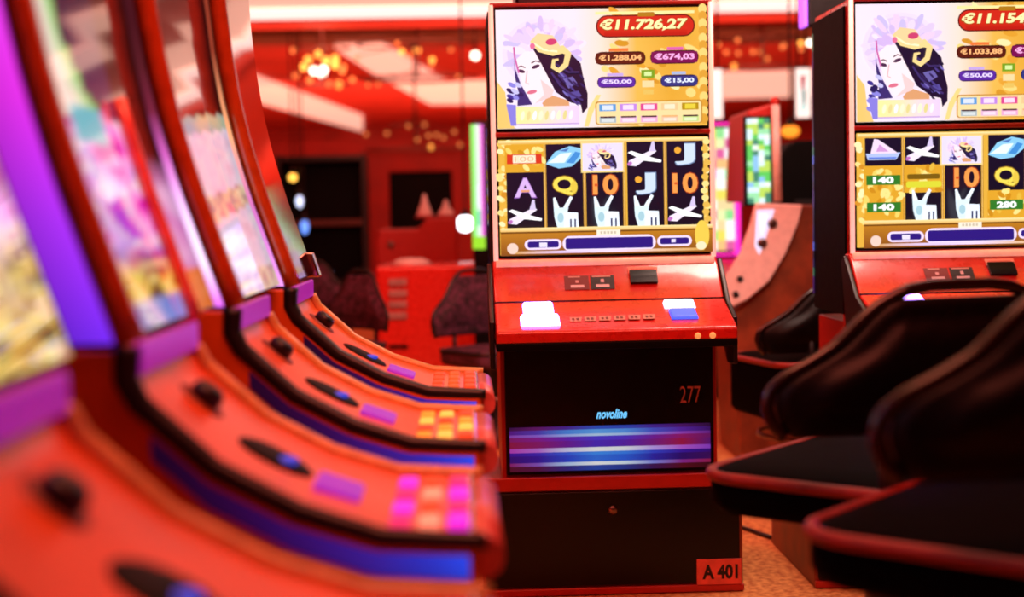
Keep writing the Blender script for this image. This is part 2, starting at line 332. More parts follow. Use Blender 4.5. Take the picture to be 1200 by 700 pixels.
def upper_art(o, ux, vy, amounts):
    a = Art((80, 50, 1065, 600), o, ux, vy)
    a.hgrad(80, 50, 1065, 600, ['#f8e6f0', '#f0e0f6', '#f0e4f8', '#f8e0d0', '#f0b850', '#e8a838', '#ecb044'])
    for k in range(26): a.ell(560+random.random()*490, 60+random.random()*530, 18+random.random()*22, 10+random.random()*12, random.choice(['#fbd880', '#e6a030', '#ffe9a8', '#d99428']), random.random())
    for y in range(60, 600, 34): a.ell(1048, y, 20, 24, '#f8d478' if (y//34) % 2 else '#e0a038')
    a.poly([(80, 380), (118, 430), (128, 520), (160, 600), (80, 600)], '#f2c870')
    queen_head(a, 82, 48, 1.0)
    a.poly([(120, 490), (165, 495), (165, 590), (140, 590)], '#8a80e0')
    a.hgrad(165, 503, 458, 582, ['#f6eea0', '#f8e8b0', '#f4dce0', '#ead0f4']); a.stroke([(165, 585), (458, 585)], 6, '#c8a0e0')
    for k in range(9): a.ell(195+k*28, 545, 9, 22, ['#fffad0', '#e8d890', '#f8f0ff'][k % 3], .2)
    a.poly([(500, 520), (540, 455), (560, 455), (520, 540), (500, 600), (480, 600)], '#f6d888')
    a.rect(540, 75, 1000, 88, '#ffe9a0')
    a.pill(548, 97, 996, 188, '#d02818', edge='#5a1410', ew=6); a.vgrad(580, 150, 965, 186, '#d82c18', '#b81810'); a.pill(735, 80, 815, 100, '#b07818', 8)
    a.text(amounts[0], 556, 112, 972, 170, '#a05010', .05, .15); a.text(amounts[0], 560, 108, 968, 166, '#fff6b0', .04, .15)
    for (x0, y0, x1, y1, c, e, tcol, tab, t, tx0, tx1) in (
            (540, 264, 765, 314, '#5a1c10', '#30100c', '#ffb878', '#f07838', amounts[1], 600, 690), (796, 262, 1012, 314, '#7a0c50', '#380820', '#ffb0e8', '#e060b0', amounts[2], 870, 945),
            (548, 378, 718, 420, '#5a28a0', '#28104c', '#ead8ff', '#c8a8e8', amounts[3], 590, 665), (842, 375, 1008, 420, '#2c3480', '#141838', '#e4ecff', '#a8b8e0', amounts[4], 890, 955)):
        a.pill(x0, y0, x1, y1, c, 7, edge=e, ew=5); a.rect(tx0, y0-20, tx1, y0-6, tab); a.text(t, x0+14, y0+8, x1-14, y1-10, tcol, .04)
    a.rect(748, 345, 810, 382, '#78a020'); a.rect(762, 354, 796, 373, '#d8f0a0'); a.rect(752, 395, 806, 425, '#f0d8a0'); a.rect(756, 436, 804, 458, '#e8c060')
    a.pill(532, 486, 1030, 594, '#c88c38', 14); a.pill(538, 492, 1024, 590, '#f8dca0', 12)
    for k, (c, d) in enumerate((('#dce4ff', '#5c9cd8'), ('#f4dcff', '#c488e4'), ('#ffd8ec', '#e04890'), ('#ffe8c8', '#f0c890'), ('#e8d040', '#b89010'))):
        x = 550+k*96; a.rect(x, 500, x+78, 532, d); a.rect(x+14, 505, x+64, 527, c)
    for k, c in enumerate(('#b0bcc0', '#e8b8d8', '#f0a8d0', '#f4c4a0', '#c8dc88')):
        x = 550+k*96; a.rect(x, 556, x+78, 586, c); a.rect(x+4, 556, x+74, 563, '#4a2830' if k != 3 else '#f0b070'); a.rect(x+10, 568, x+68, 582, mixhex(c))
    return a
def mixhex(c):
    v = [int(c[i:i+2], 16) for i in (1, 3, 5)]; return '#%02x%02x%02x' % tuple(min(255, int(q*.5+128)) for q in v)
def lower_art(o, ux, vy, cells):
    a = Art((95, 50, 1090, 600), o, ux, vy)
    a.rect(95, 50, 1090, 600, '#e8b040')
    for k in range(60):
        x = random.choice([95+random.random()*50, 1040+random.random()*48]); a.ell(x, 60+random.random()*420, 16, 12, random.choice(['#fbe08c', '#d89028', '#ffeeb4', '#f4c458']), random.random())
    a.vgrad(95, 55, 1090, 72, '#fff0b0', '#e0a840')
    cols = [(130, 306), (318, 492), (505, 680), (694, 866), (880, 1052)]
    for i, (x0, x1) in enumerate(cols):
        a.vgrad(x0, 75, x1, 470, '#0d0d28', '#0a0a1c')
        a.rect(x1+1, 75, x1+11, 470, '#b87820') if i < 4 else None
        a.rect(x1+4, 75, x1+7, 470, '#f6d47c') if i < 4 else None
        cx = (x0+x1)/2
        for j, t in enumerate(cells[i]):
            cy = (138, 272, 402)[j]; y0 = cy-62; y1 = cy+62
            if t[0] == '$':                                   # gold prize with a plate
                plate, num = ('#d83820', t[2:]) if t[1] == 'r' else ('#2c7a28', t[2:])
                a.rect(x0-6, y0-2, x1+4, y1+6, '#e2a42c')
                for k in range(14): a.ell(x0+random.random()*(x1-x0), y0+random.random()*126, 20, 11, random.choice(['#f8d468', '#d08c1c', '#fbe48c', '#e8b840']), random.random()*3)
                if num:
                    a.rect(x0+4, cy-18, x1-8, cy+28, plate); a.rect(x0+32, cy-14, x1-36, cy+24, '#f4e0c0' if t[1] == 'r' else plate)
                    a.text(num, x0+36, cy-11, x1-40, cy+21, '#ffffff' if t[1] == 'g' else '#fff8e0', .05); 
                    if t[1] == 'r': a.text(num, x0+40, cy-8, x1-44, cy+18, '#f0b890', .01)
                else:
                    a.pill(x0+8, cy-20, x1-10, cy+4, '#7a5a10', 8); a.pill(x0+2, cy+14, x1-2, cy+44, '#dcd838', 10)
            elif t == 'plane': plane_art(a, cx, cy, 86)
            elif t == 'gem': gem_art(a, cx, cy, 88)
            elif t == 'ship': ship_art(a, cx, cy-6, 88)
            elif t == 'horn': horn_art(a, cx, cy, 76)
            elif t == 'queen':
                a.rect(x0-22, y0-6, x1+8, y1+14, '#f4d890'); a.rect(x0-14, y0, x1, y1+6, '#e8dcfa'); queen_head(a, x0-4, y0-2, .26, 1.35)
            elif t == 'A': letter(a, 'A', cx-50, cy-38, cx+50, cy+52, '#dcb4f0', '#8a5ab0'); a.rect(cx-20, cy+18, cx+20, cy+28, '#e8a070')
            elif t == 'Q': letter(a, 'Q', cx-56, cy-44, cx+50, cy+46, '#f4dc58', '#a87c18'); a.ell(cx+44, cy+8, 16, 30, '#e8c848')
            elif t == 'J': letter(a, 'J', cx-46, cy-50, cx+46, cy+48, '#cfe0f4', '#6a80a8'); a.ell(cx-34, cy-20, 16, 16, '#f0a838')
            elif t == '10': letter(a, '10', cx-60, cy-46, cx+58, cy+48, '#f49c4c', '#a83c18'); a.rect(cx-52, cy-4, cx-36, cy+8, '#d85c28')
    for k in range(12): a.ell(1052+random.random()*18, 80+k*33, 17, 14, random.choice(['#fbe08c', '#e8b850']))
    a.vgrad(95, 470, 1090, 492, '#ffe9a8', '#e0a43c'); a.vgrad(95, 492, 1090, 600, '#c07c20', '#8a4c14'); a.rect(95, 488, 1090, 496, '#7a4a10')
    a.rect(545, 486, 655, 512, '#f4ecd8'); [a.rect(562+k*16, 493, 572+k*16, 505, '#d0c0a8') for k in range(5)]
    for x0, y0, x1, y1 in ((220, 534, 366, 564), (398, 522, 808, 574), (842, 530, 978, 560)):
        a.pill(x0-14, y0-10, x1+14, y1+10, '#f0dcfa'); a.pill(x0, y0, x1, y1, '#28187c', 10)
    a.rect(275, 540, 312, 562, '#e8e0f8'); a.rect(895, 536, 915, 552, '#e8e0f8'); a.hgrad(150, 580, 1050, 592, ['#d8a040', '#e0c8f0', '#f0d8ff', '#e8c0a0', '#d8a040'])
    a.ell(150, 566, 26, 26, '#f0d0c0'); a.ell(1040, 520, 34, 70, '#f0cc50'); a.ell(1035, 570, 24, 20, '#f8e8c0')
    return a
def upright_machine(X, label, amounts, cells, logo=True, number=None, plate=None, ph=.327):
    t = thing('slot_machine', (X, 3.6, 0), label, 'slot machine', 'upright slot machines with twin landscape displays')
    # plinth
    MB().box(-ph, ph, -.085, .42, 0, .27).build('plinth', WOOD, t, .004)
    MB().box(-ph+.009, ph-.009, -.094, -.087, .025, .262).build('plinth_door', BLACK, t, .002)
    MB().box(-ph, ph, -.1, -.086, .268, .302).build('trim_strip', REDD, t, .003)
    MB().box(-ph, ph, -.1, -.086, .003, .02).build('trim_strip', REDD, t, .002)
    lk = MB().lathe([(.012, 0), (.012, .004), (.008, .007)], (.0, -.094, .215), 16, (0, -1, 0)).build('lock', STEEL, t)
    # body
    MB().box(-.272, .272, -.05, .36, .27, .66).build('body', REDD, t, .003)
    MB().box(-.262, .262, -.06, -.051, .303, .648).build('front_door', BLACK, t, .002)
    a = Art((597, 505, 832, 557), (-.253, -.0612, .423), (.506, 0, 0), (0, 0, -.112), .0001)
    V = '#5a1c98'
    for y0, y1, cols in ((505, 509, ['#30104c', '#6a1c70', '#4a2aa0', '#2a58d0', '#2a50c8', '#4a28a0', '#4c1870', '#2c0c40']), (509, 514, ['#5a1a90', '#5040c0', '#4a90f0', '#60b0ff', '#58a0f8', '#4858d8', '#5a28b0', '#3c1470']),
                         (514, 517, ['#9048c0', '#9068e0', '#a0b8ff', '#c0e0ff', '#b0d0ff', '#9880f0', '#a048c8', '#702898']), (517, 522, ['#8a1c70', '#8c2098', '#6a28c0', '#5040e0', '#5838d8', '#7a24a8', '#a01c70', '#701870']),
                         (522, 530, ['#981848', '#901c70', '#7020a0', '#4c30c8', '#5a28b8', '#80208c', '#a81848', '#601880']), (530, 535, ['#c040c0', '#c070e0', '#d8d8ff', '#ffffff', '#f4f8ff', '#c8a8ff', '#c060e0', '#9040d0']),
                         (535, 539, ['#3a10a0', '#3828c0', '#2c60e8', '#3c98ff', '#3488f8', '#3048d8', '#3818a8', '#300c80']), (539, 547, ['#300c78', '#2c18a0', '#1c48d8', '#2878f0', '#2064e8', '#2428b0', '#280c70', '#380c60']),
                         (547, 551, ['#902070', '#8858c8', '#b8d8ff', '#ffffff', '#e0f4ff', '#8890f0', '#902c98', '#a01c50']), (551, 557, ['#5a1030', '#541448', '#282c88', '#1c50b8', '#203c98', '#3c1858', '#5c0c20', '#380818'])):
        a.hgrad(597, y0, 832, y1, cols)
    a.build('light_panel', LPAN, t)
    if logo:
        a = Art((697, 486, 734, 501), (.0-.034, -.0606, .468), (.078, 0, 0), (0, 0, -.03)); a.text('novoline', 697, 488, 734, 500, '#70c8ff', .03, .35); a.build('logo_lettering', DISP, t)
    if number:
        a = Art((0, 0, 10, 10), (.178, -.0606, .517), (.052, 0, 0), (0, 0, -.042)); a.text(number, 0, 0, 10, 10, '#d87868', .0, .0); a.build('number_lettering', PRINT, t)
    if plate:
        pl = MB().box(.208, .320, -.1025, -.0945, .021, .084).build('number_plate', mat('plate_red', '#f0685c', .4), t)
        a = Art((0, 0, 100, 50), (.208, -.1027, .084), (.112, 0, 0), (0, 0, -.062)); a.text(plate, 12, 10, 92, 40, '#1a0c0c', .04); a.build('plate_lettering', PRINT, pl)
    # deck
    prof = [(.0, .84), (-.03, .815), (-.10, .74), (-.255, .69), (-.275, .68), (-.275, .652), (-.05, .645), (.06, .645), (.06, .84)]
    MB().prism(prof, -.285, .285).build('deck', RED, t, .006, 3)
    MB().box(-.285, .285, -.276, -.1, .635, .654).build('deck_underside', BLACKM, t, .004)
    MB().tube([(-.276, -.011, .832), (.276, -.011, .832)], .011, 10, ref=(0, 1, 0)).build('chrome_strip', mat('lit_chrome', '#ffc8b0', .25, emit='#ff9c80', es=.7), t)  # emissive tube imitates the display reflected along the hood top
    for sx in (-1, 1):
        MB().prism([(.0, .835), (-.03, .81), (-.11, .735), (-.2, .70), (-.2, .585), (-.12, .58), (-.02, .66), (.02, .82)], sx*.287, sx*.299).build('side_cheek', BLACKP, t, .003)
    # deck slopes: upper hood (-.03,.815)->(-.10,.74); deck (-.10,.74)->(-.255,.69)
    hoodo = Vector((-.285, -.0315, .8155)); hv = Vector((0, -.07, -.075))
    a = Art((573, 312, 843, 360), hoodo, (.57, 0, 0), hv)
    a.rect(657, 322, 686, 343, '#7a1c18'); a.rect(688, 322, 716, 343, '#200c10'); a.rect(664, 336, 680, 340, '#f0d0c8'); a.rect(694, 336, 710, 340, '#f0d0d0'); a.rect(670, 329, 674, 333, '#e0b0a8'); a.rect(700, 328, 704, 333, '#e0b8b8')
    a.rect(662, 323, 676, 325, '#d8a090'); a.rect(690, 323, 712, 325, '#d8a090')
    a.build('button_labels', PRINT, t)
    bx = MB(); 
    for u0, u1 in ((.60, .72),):
        p = hoodo+Vector((.57*u0, 0, 0))+hv*.12; q = hoodo+Vector((.57*u1, 0, 0))+hv*.52; n = Vector((0, -.075, .07)).normalized()*.008
        bx.add([p, (q.x, p.y, p.z), q, (p.x, q.y, q.z)]+[Vector(w)+n for w in (p, (q.x, p.y, p.z), q, (p.x, q.y, q.z))], [(0, 1, 2, 3), (4, 7, 6, 5), (0, 4, 5, 1), (1, 5, 6, 2), (2, 6, 7, 3), (3, 7, 4, 0)])
    ba = bx.build('bill_acceptor', BLACK, t, .001)
    a = Art((0, 0, 10, 10), hoodo+Vector((.57*.595, 0, 0))+hv*-.02+Vector((0, -.002, .002)), (.074, 0, 0), hv*.2); a.rect(0, 0, 10, 10, '#ff9c88'); a.rect(1, 3, 9, 5, '#d86858'); a.build('acceptor_label', PRINT, ba)
    do = Vector((-.285, -.1006, .7408)); dv = Vector((0, -.155, -.05)); n = Vector((0, -.05, .155)).normalized()
    def button(x0, x1, v0, v1, h, m, lab=None):
        p = [do+Vector((.57*x, 0, 0))+dv*v for x, v in ((x0, v0), (x1, v0), (x1, v1), (x0, v1))]; c = sum(p, Vector())/4
        o = MB().add([q for q in p]+[c+(q-c)*.88+n*h for q in p], [(3, 2, 1, 0), (4, 5, 6, 7), (0, 1, 5, 4), (1, 2, 6, 5), (2, 3, 7, 6), (3, 0, 4, 7)]).build('button', m, t, .003)
        if lab: o['label'] = lab
        return o
    WV = MATS.get('white_violet_button') or glow('white_violet_button', '#b080ff', 12); BV = MATS.get('blue_button') or glow('blue_button', '#3c58f0', 1.6); VB = MATS.get('pale_button') or glow('pale_button', '#dce0ff', 1.7)
    button(.118, .252, .16, .54, .012, WV, 'white and violet lit button'); button(.102, .27, .62, 1.0, .01, WV, 'white and violet lit button')
    button(.722, .86, .18, .44, .012, VB, 'pale blue lit button'); button(.735, .852, .5, .86, .009, BV, 'blue lit button')
    a = Art((655, 380, 757, 394), do+Vector((.57*.31, 0, 0))+dv*.66+n*.0008, (.57*.37, 0, 0), dv*.2)
    for k in range(6):
        x = 656+k*17; a.poly([(x, 381), (x+14, 381), (x+12, 393), (x-1, 393)], '#d8907c'); a.rect(x+2, 384, x+5, 390, '#7a241c'); a.rect(x+7, 384, x+10, 390, '#7a241c')
    a.build('bet_labels', PRINT, t)
    MB().box(-.284, .284, -.1035, -.0995, .7385, .7425).build('deck_seam', BLACKP, t)
    for x in (.19, .225): MB().ball((x, -.276, .662), .008, 10).build('pilot_light', GOLDD, t)
    # display head
    MB().box(-.279, .279, .0, .35, .835, 1.485).build('display_housing', RED, t, .006)
    for z0, z1, nm in ((1.164, 1.474, 0), (.846, 1.15, 1)):
        MB().box(-.27, .27, -.008, .001, z0, z1).build('display_bezel', BLACK, t, .002)
        if nm == 0: upper_art((-.2645, -.0085, z1-.006), (.529, 0, 0), (0, 0, -(z1-z0-.014)), amounts).build('display', DISP, t)
        else: lower_art((-.2645, -.0085, z1-.006), (.529, 0, 0), (0, 0, -(z1-z0-.014)), cells).build('display', DISP, t)
    MB().box(-.272, .272, -.014, .0, 1.151, 1.163).build('cross_trim', REDD, t, .003)
    MB().box(-.279, .279, -.012, .0, 1.475, 1.485).build('cross_trim', REDD, t, .002)
    for sx in (-1, 1): MB().tube([(sx*.276, -.010, .84), (sx*.276, -.010, 1.48)], .0062, 10).build('side_rail', RAILEMIT, t)
    # dark side panel with a lit rear edge
    MB().box(-.285, -.279, .03, .36, .68, 1.47).build('side_panel', BLACKM, t, .002)
    a = Art((0, 0, 10, 60), (-.2852, .36, 1.44), (0, -.018, 0), (0, 0, -.72), .0001)
    for k in range(30): a.rect(0, k*2, 10, k*2+2, random.choice(['#18204a', '#203880', '#181830', '#301850', '#20604a', '#141428', '#4858b0']))
    a.build('edge_light', DISP, t)
    MB().box(-.21, .21, .08, .3, 1.485, 1.8).build('topper', mat('navy_topper', '#10122c', .35), t, .01)
    return t
cx = P(706, 150, 3.6).x
TOP = [('$r100', 'A', 'plane'), ('gem', 'Q', 'horn'), ('queen', '10', 'horn'), ('plane', 'J', 'horn'), ('J', '10', 'plane')]
upright_machine(cx, 'red slot machine numbered 277 with twin displays showing 11.726,27', ('€11.726,27', '€1.288,04', '€674,03', '€50,00', '€15,00'), TOP, True, '277', 'A 401')
TOP2 = [('ship', '$g140', '$g140'), ('plane', '$b', 'horn'), ('queen', '10', 'horn'), ('gem', 'Q', '$g280'), ('plane', 'A', 'gem')]
rx = P(1123, 150, 3.6).x
upright_machine(rx, 'red slot machine behind the black chairs with display showing 11.154', ('€11.154,48', '€1.033,88', '€726,15', '€50,00', '€15,00'), TOP2, ph=.40)

# ------------------------------------------------------------------ curved-screen machines in the left row
CURVE = [(.80, -.462), (.6, -.456), (.4, -.447), (.3, -.437), (.22, -.425), (.14, -.408), (.05, -.383), (-.03, -.356), (-.115, -.327)]
def cX(zr):                                                  # screen curve: X at height relative to eye level
    pts = sorted(CURVE); return interp([(a, b) for a, b in pts], zr)
SL = [(-.335, -.12), (-.337, -.152), (-.325, -.176), (-.25, -.240), (-.17, -.284), (-.09, -.311), (.0, -.318), (.006, -.318)]
def nz(x, y, z, s=1.): return .5+.5*noise.noise(Vector((x*s, y*s, z*s)))
def pal(cols):
    cs = [lin(c) for c in cols]
    def f(t):
        t = max(0, min(.9999, t))*(len(cs)-1); i = int(t); return mix(cs[i], cs[i+1], t-i)
    return f
MG = pal(['#b808b0', '#e838d0', '#ffc8ff', '#b880f0', '#fff0ff', '#f898d8', '#a030e0'])
GD = pal(['#2c1408', '#8a5008', '#f0c020', '#fff090', '#e89020', '#5a2c10', '#f8d850'])
BL = pal(['#3038c0', '#70a0f0', '#ffffff', '#a078e0'])
OFFG = (.004, .003, .004)
def screen_first(u, v):          # pink and white flowers over gold, dark figure above, reflected glow painted low on the unlit glass beyond the rear rail
    n = nz(u*3, v*26, 1, 1.3); m = nz(u*5, v*40, 7); q = u/.62
    c = MG(n*2-.5); c = mix(lin('#d010c0'), c, q*3.2); c = mix(c, BL(m), .55 if m > .62 and v > .15 else 0)  # magenta glow beside the near rail mixed into the display colour
    if v < .1: c = mix(GD(m*2-.6), c, (v-.06)/.04)
    if v < .03: c = mix(lin('#6030c0'), BL(n), q)
    if v > .25:
        d = (q-.98)/.5; e = d*d+((v-.42)/.165)**2
        if e < 1: c = mix(lin('#1c2c34'), lin('#1c2050'), (.42-v)*6+.3)
        elif e < 1.7 and q < .75: c = mix(lin('#60d050'), lin('#e8f8d0'), (e-1)*2)
        elif q < .6: c = lin('#f0e4d8')
    if abs(v-.245) < .022 and .35 < q < .75: c = lin('#30c8d8')
    if q > 1.02:
        w = mix((1, .75, 1), lin('#d040c0'), n)
        c = mix(w, OFFG, (v-.17)/.05) if q > 1.3 else mix(lin('#401018'), OFFG, v*5)
        if v < .06: c = mix(lin('#f03020'), GD(m), .3)
    return c
def screen_second(u, v):
    n = nz(u*3, v*22, 3, 1.4); m = nz(u*6, v*44, 9); c = mix(MG(n*1.8-.3), (1, .93, 1), .72)
    k = v-u*.05
    if .11 < k < .15: c = mix(c, GD(m*1.6-.3), .6)
    if v < .04: c = mix(c, GD(m), .5)
    if .255 < k < .285: c = mix(lin('#f0e080'), lin('#40b8e0'), n)
    if k > .285: c = OFFG
    return c
def screen_near(u, v):
    n = nz(u*3, v*24, 5, 1.2); m = nz(u*6, v*60, 2); c = mix(MG(n*2-.5), lin('#f020b0'), .25)
    if v < .14: c = mix(GD(m*2-.6), c, (v-.09)/.05)
    if .2 < v < .28 and n > .5: c = GD(m)
    return c
def curved_machine(d, dx, label, wscreen, screen, btn, far_rail=True, wd=.37, flank=(.043, ['#6424d0', '#9428d0', '#c428c4', '#cc38d0'], 2.4)):
    off = (-.4, d, 0); t = thing('slot_machine', (-.4+dx, d, 0), label, 'slot machine', 'curved screen slot machines in the left row')
    y0, y1 = d, d+wd
    def zz(r): return HC+r
    # cabinet with sloping control panel
    prof = [(x, zz(z)) for x, z in SL]+[(.006, zz(-.36)), (-.06, zz(-.41)), (-.08, .06), (-.1, 0), (-.8, 0), (-.8, zz(-.12))]
    MB(off).prism(prof, y0, y1, 'y').build('cabinet', ORANGE, t, .012, 3)
    # screen housing
    zs = [-.115+i*.915/24 for i in range(25)]
    prof = [(cX(z)-.019, zz(z)) for z in zs]+[(-.62, zz(.80)), (-.62, zz(-.115))]
    MB(off).prism(prof, y0+.012, y0+wscreen-.004, 'y').build('screen_housing', BLACK, t)
    sb = lambda u, v: Vector((cX(-.11+v*.9)-.010, y0+.02+u*(wscreen-.03), zz(-.11+v*.9)))
    if screen: colgrid('curved_display', sb, screen, 24, 110, DISPL, t, off)
    else:
        MB(off).grid(sb, 4, 30).build('curved_display', GLASS, t, normals=False)
        MB(off).prism([(-.352, zz(-.117)), (-.322, zz(-.117)), (-.338, zz(-.065)), (-.368, zz(-.065))], y0+wscreen-.06, y0+wscreen-.012, 'y').build('chrome_foot', CHROME, t, .004)
    # rails
    path = [(cX(z), y0+.012, zz(z)) for z in zs]
    MB(off).tube(path, .0195, 14, sx=.8, ref=(0, 1, 0)).build('side_rail', RAIL, t)
    if far_rail: MB(off).tube([(cX(z)-.004, y0+.36, zz(z)) for z in zs if z < .17], .0095, 10, ref=(0, 1, 0)).build('rear_rail', RAILR, t)
    # violet glow strip on the near flank of the screen
    LV = pal(flank[1])
    MB(off).prism([(cX(z)-.03, zz(z)) for z in zs]+[(-.615, zz(.80)), (-.615, zz(-.115))], y0+.0112, y0+.0118, 'y').build('flank_panel', FLANK, t)
    colgrid('flank_light', lambda u, v: Vector((cX(-.115+v*.9)-.016-u*flank[0], y0+.0105, zz(-.115+v*.9))), lambda u, v: tuple(q*(1-.35*u) for q in LV(v*flank[2])), 3, 30, LEDV, t, off)
    # purple panel below the screen
    MB(off).box(-.337, -.328, y0+.06, y1-.005, zz(-.152), zz(-.118)).build('purple_panel', PURPLE, t, .003)
    # black edge trim down the near side and its light strip
    ed = [(-.331, -.118), (-.333, -.150), (-.321, -.174)]+SL[3:6]+[(-.03, -.3155), (.014, -.318)]
    fine = []
    for (a, b), (c2, e) in zip(ed, ed[1:]):
        for k in range(4): fine.append((a+(c2-a)*k/4, b+(e-b)*k/4))
    fine.append(ed[-1])
    MB(off).tube([(x, y0+.006, zz(z)) for x, z in fine], [.014-.005*k/(len(fine)-1) for k in range(len(fine))], 8, ref=(0, 1, 0)).build('edge_trim', BLACKP, t)
    BV = pal(['#5a1890', '#6c1cb0', '#5a28d0', '#3038e0', '#2448e8'])
    fl = [q for q in fine if q[0] > -.32 and q[0] < .005]
    def lp(u, v):
        i = u*(len(fl)-1); a = min(int(i), len(fl)-2); f = i-a; x = fl[a][0]+(fl[a+1][0]-fl[a][0])*f; z = fl[a][1]+(fl[a+1][1]-fl[a][1])*f
        return Vector((x-.006, y0-.0015, zz(z)-.013-v*.024))
    colgrid('edge_light', lp, lambda u, v: tuple(q*(.04+.66*u*u)*(1-.3*v) for q in BV(u)), 24, 2, LEDV, t, off)
    MB(off).tube([(x, y1-.004, zz(z)+.001) for x, z in fine[4:]], .0095, 8, ref=(0, 1, 0)).build('edge_molding', EDGEHI, t)  # tube added as the highlight along the far deck edge
    # control panel fittings; the slope between (-.325,-.196) and (-.09,-.298)
    def onslope(x):
        z = interp([(a, b) for a, b in SL[2:]], x); z2 = interp([(a, b) for a, b in SL[2:]], x+.01); n = Vector((-(z2-z), 0, .01)).normalized(); return z, n
    z, n = onslope(-.30); ym = y0+wd*.58
    kn = MB(off).lathe([(.03, -.004), (.03, .002), (.027, .004)], (-.30, ym, zz(z)-.002), 20, n).build('knob_plate', WOOD, t)
    MB(off).lathe([(.019, .002), (.019, .016), (.014, .022)], (-.30, ym, zz(z)-.002), 18, n).build('knob', BLACKP, t)
    z, n = onslope(-.215)
    o = MB(off).lathe([(.046, -.004), (.046, .0015), (.043, .003)], (0, 0, 0), 28, (0, 0, 1))
    q = Vector((0, 0, 1)).rotation_difference(n)
    o.v = [Vector((-.215, y0+wd*.5, zz(z)))-Vector(off)+q @ Vector((p.x+off[0], (p.y+off[1])*.95, p.z)) for p in o.v]
    sp = o.build('oval_speaker', BLACKM, t); MB(off).ball((-.205, y0+wd*.5, zz(z)-.0045), .016, 12, 1, 1, .35).build('blue_lamp', BLUEGLINT, sp)  # small emissive ball added for the blue reflection in the oval
    z, n = onslope(-.125)
    MB(off).prism([(-.17, zz(-.286)), (-.12, zz(-.303)), (-.118, zz(-.296)), (-.168, zz(-.278))], y0+wd*.34, y0+wd*.56, 'y').build('spin_button', glow('violet_button', '#9028d0', .55) if 'violet_button' not in MATS else MATS['violet_button'], t, .004)  # raised glowing bar stands for the LED reflection on the slope
    for i in range(3):
        for j in range(4):
            x = -.085+i*.03; y = y0+.05+j*.072
            MB(off).box(x, x+.022, y, y+.05, zz(-.317), zz(-.308)).build('button', btn[(i+j*2) % len(btn)], t, .003)
    # rounded front bolster with a chrome edge
    MB(off).tube([(.01, y0+.02, zz(-.338)), (.01, y1-.02, zz(-.338))], [.022, .022], 16, ref=(1, 0, 0)).build('bolster', BOLST, t)
    MB(off).box(-.004, .002, y0+.02, y1-.02, zz(-.32), zz(-.311)).build('chrome_edge', CHROME, t, .002)
    return t
BLUEGLINT = MATS['blue_lamp'] if 'blue_lamp' in MATS else glow('blue_lamp', '#2048e0', .7)  # emission for the blue reflection in the black ovals
GB = [glow('amber_button', '#f09020', .9), glow('gold_button', '#f0c050', .9), glow('orange_button', '#d84818', .6)]
PB = [glow('magenta_button', '#e02080', .6), glow('pale_pink_button', '#f8a080', .7), glow('violet_pink_button', '#d020e0', .9), GB[2]]
CB = [GB[2], glow('dim_amber_button', '#c05818', .6)]
curved_machine(.81, 0, 'nearest curved slot machine cut off by the left edge, pink flower display', .42, screen_near, PB, False)
curved_machine(1.38, 0, 'curved slot machine with dark figure on its pink display and magenta buttons', .55, screen_first, PB, True)
curved_machine(1.96, .008, 'curved slot machine with white glowing display and amber buttons', .58, screen_second, GB, False, .37, (.014, ['#e060f0', '#ffe0ff', '#f8c8ff', '#d060c0', '#702038', '#501820', '#401018'], 2.3))
curved_machine(2.55, .016, 'farthest curved slot machine of the left row with dark glossy glass', .5, None, CB, False, .37, (.014, ['#e090e0', '#c060b0', '#f0a070', '#803020'], 2.2))

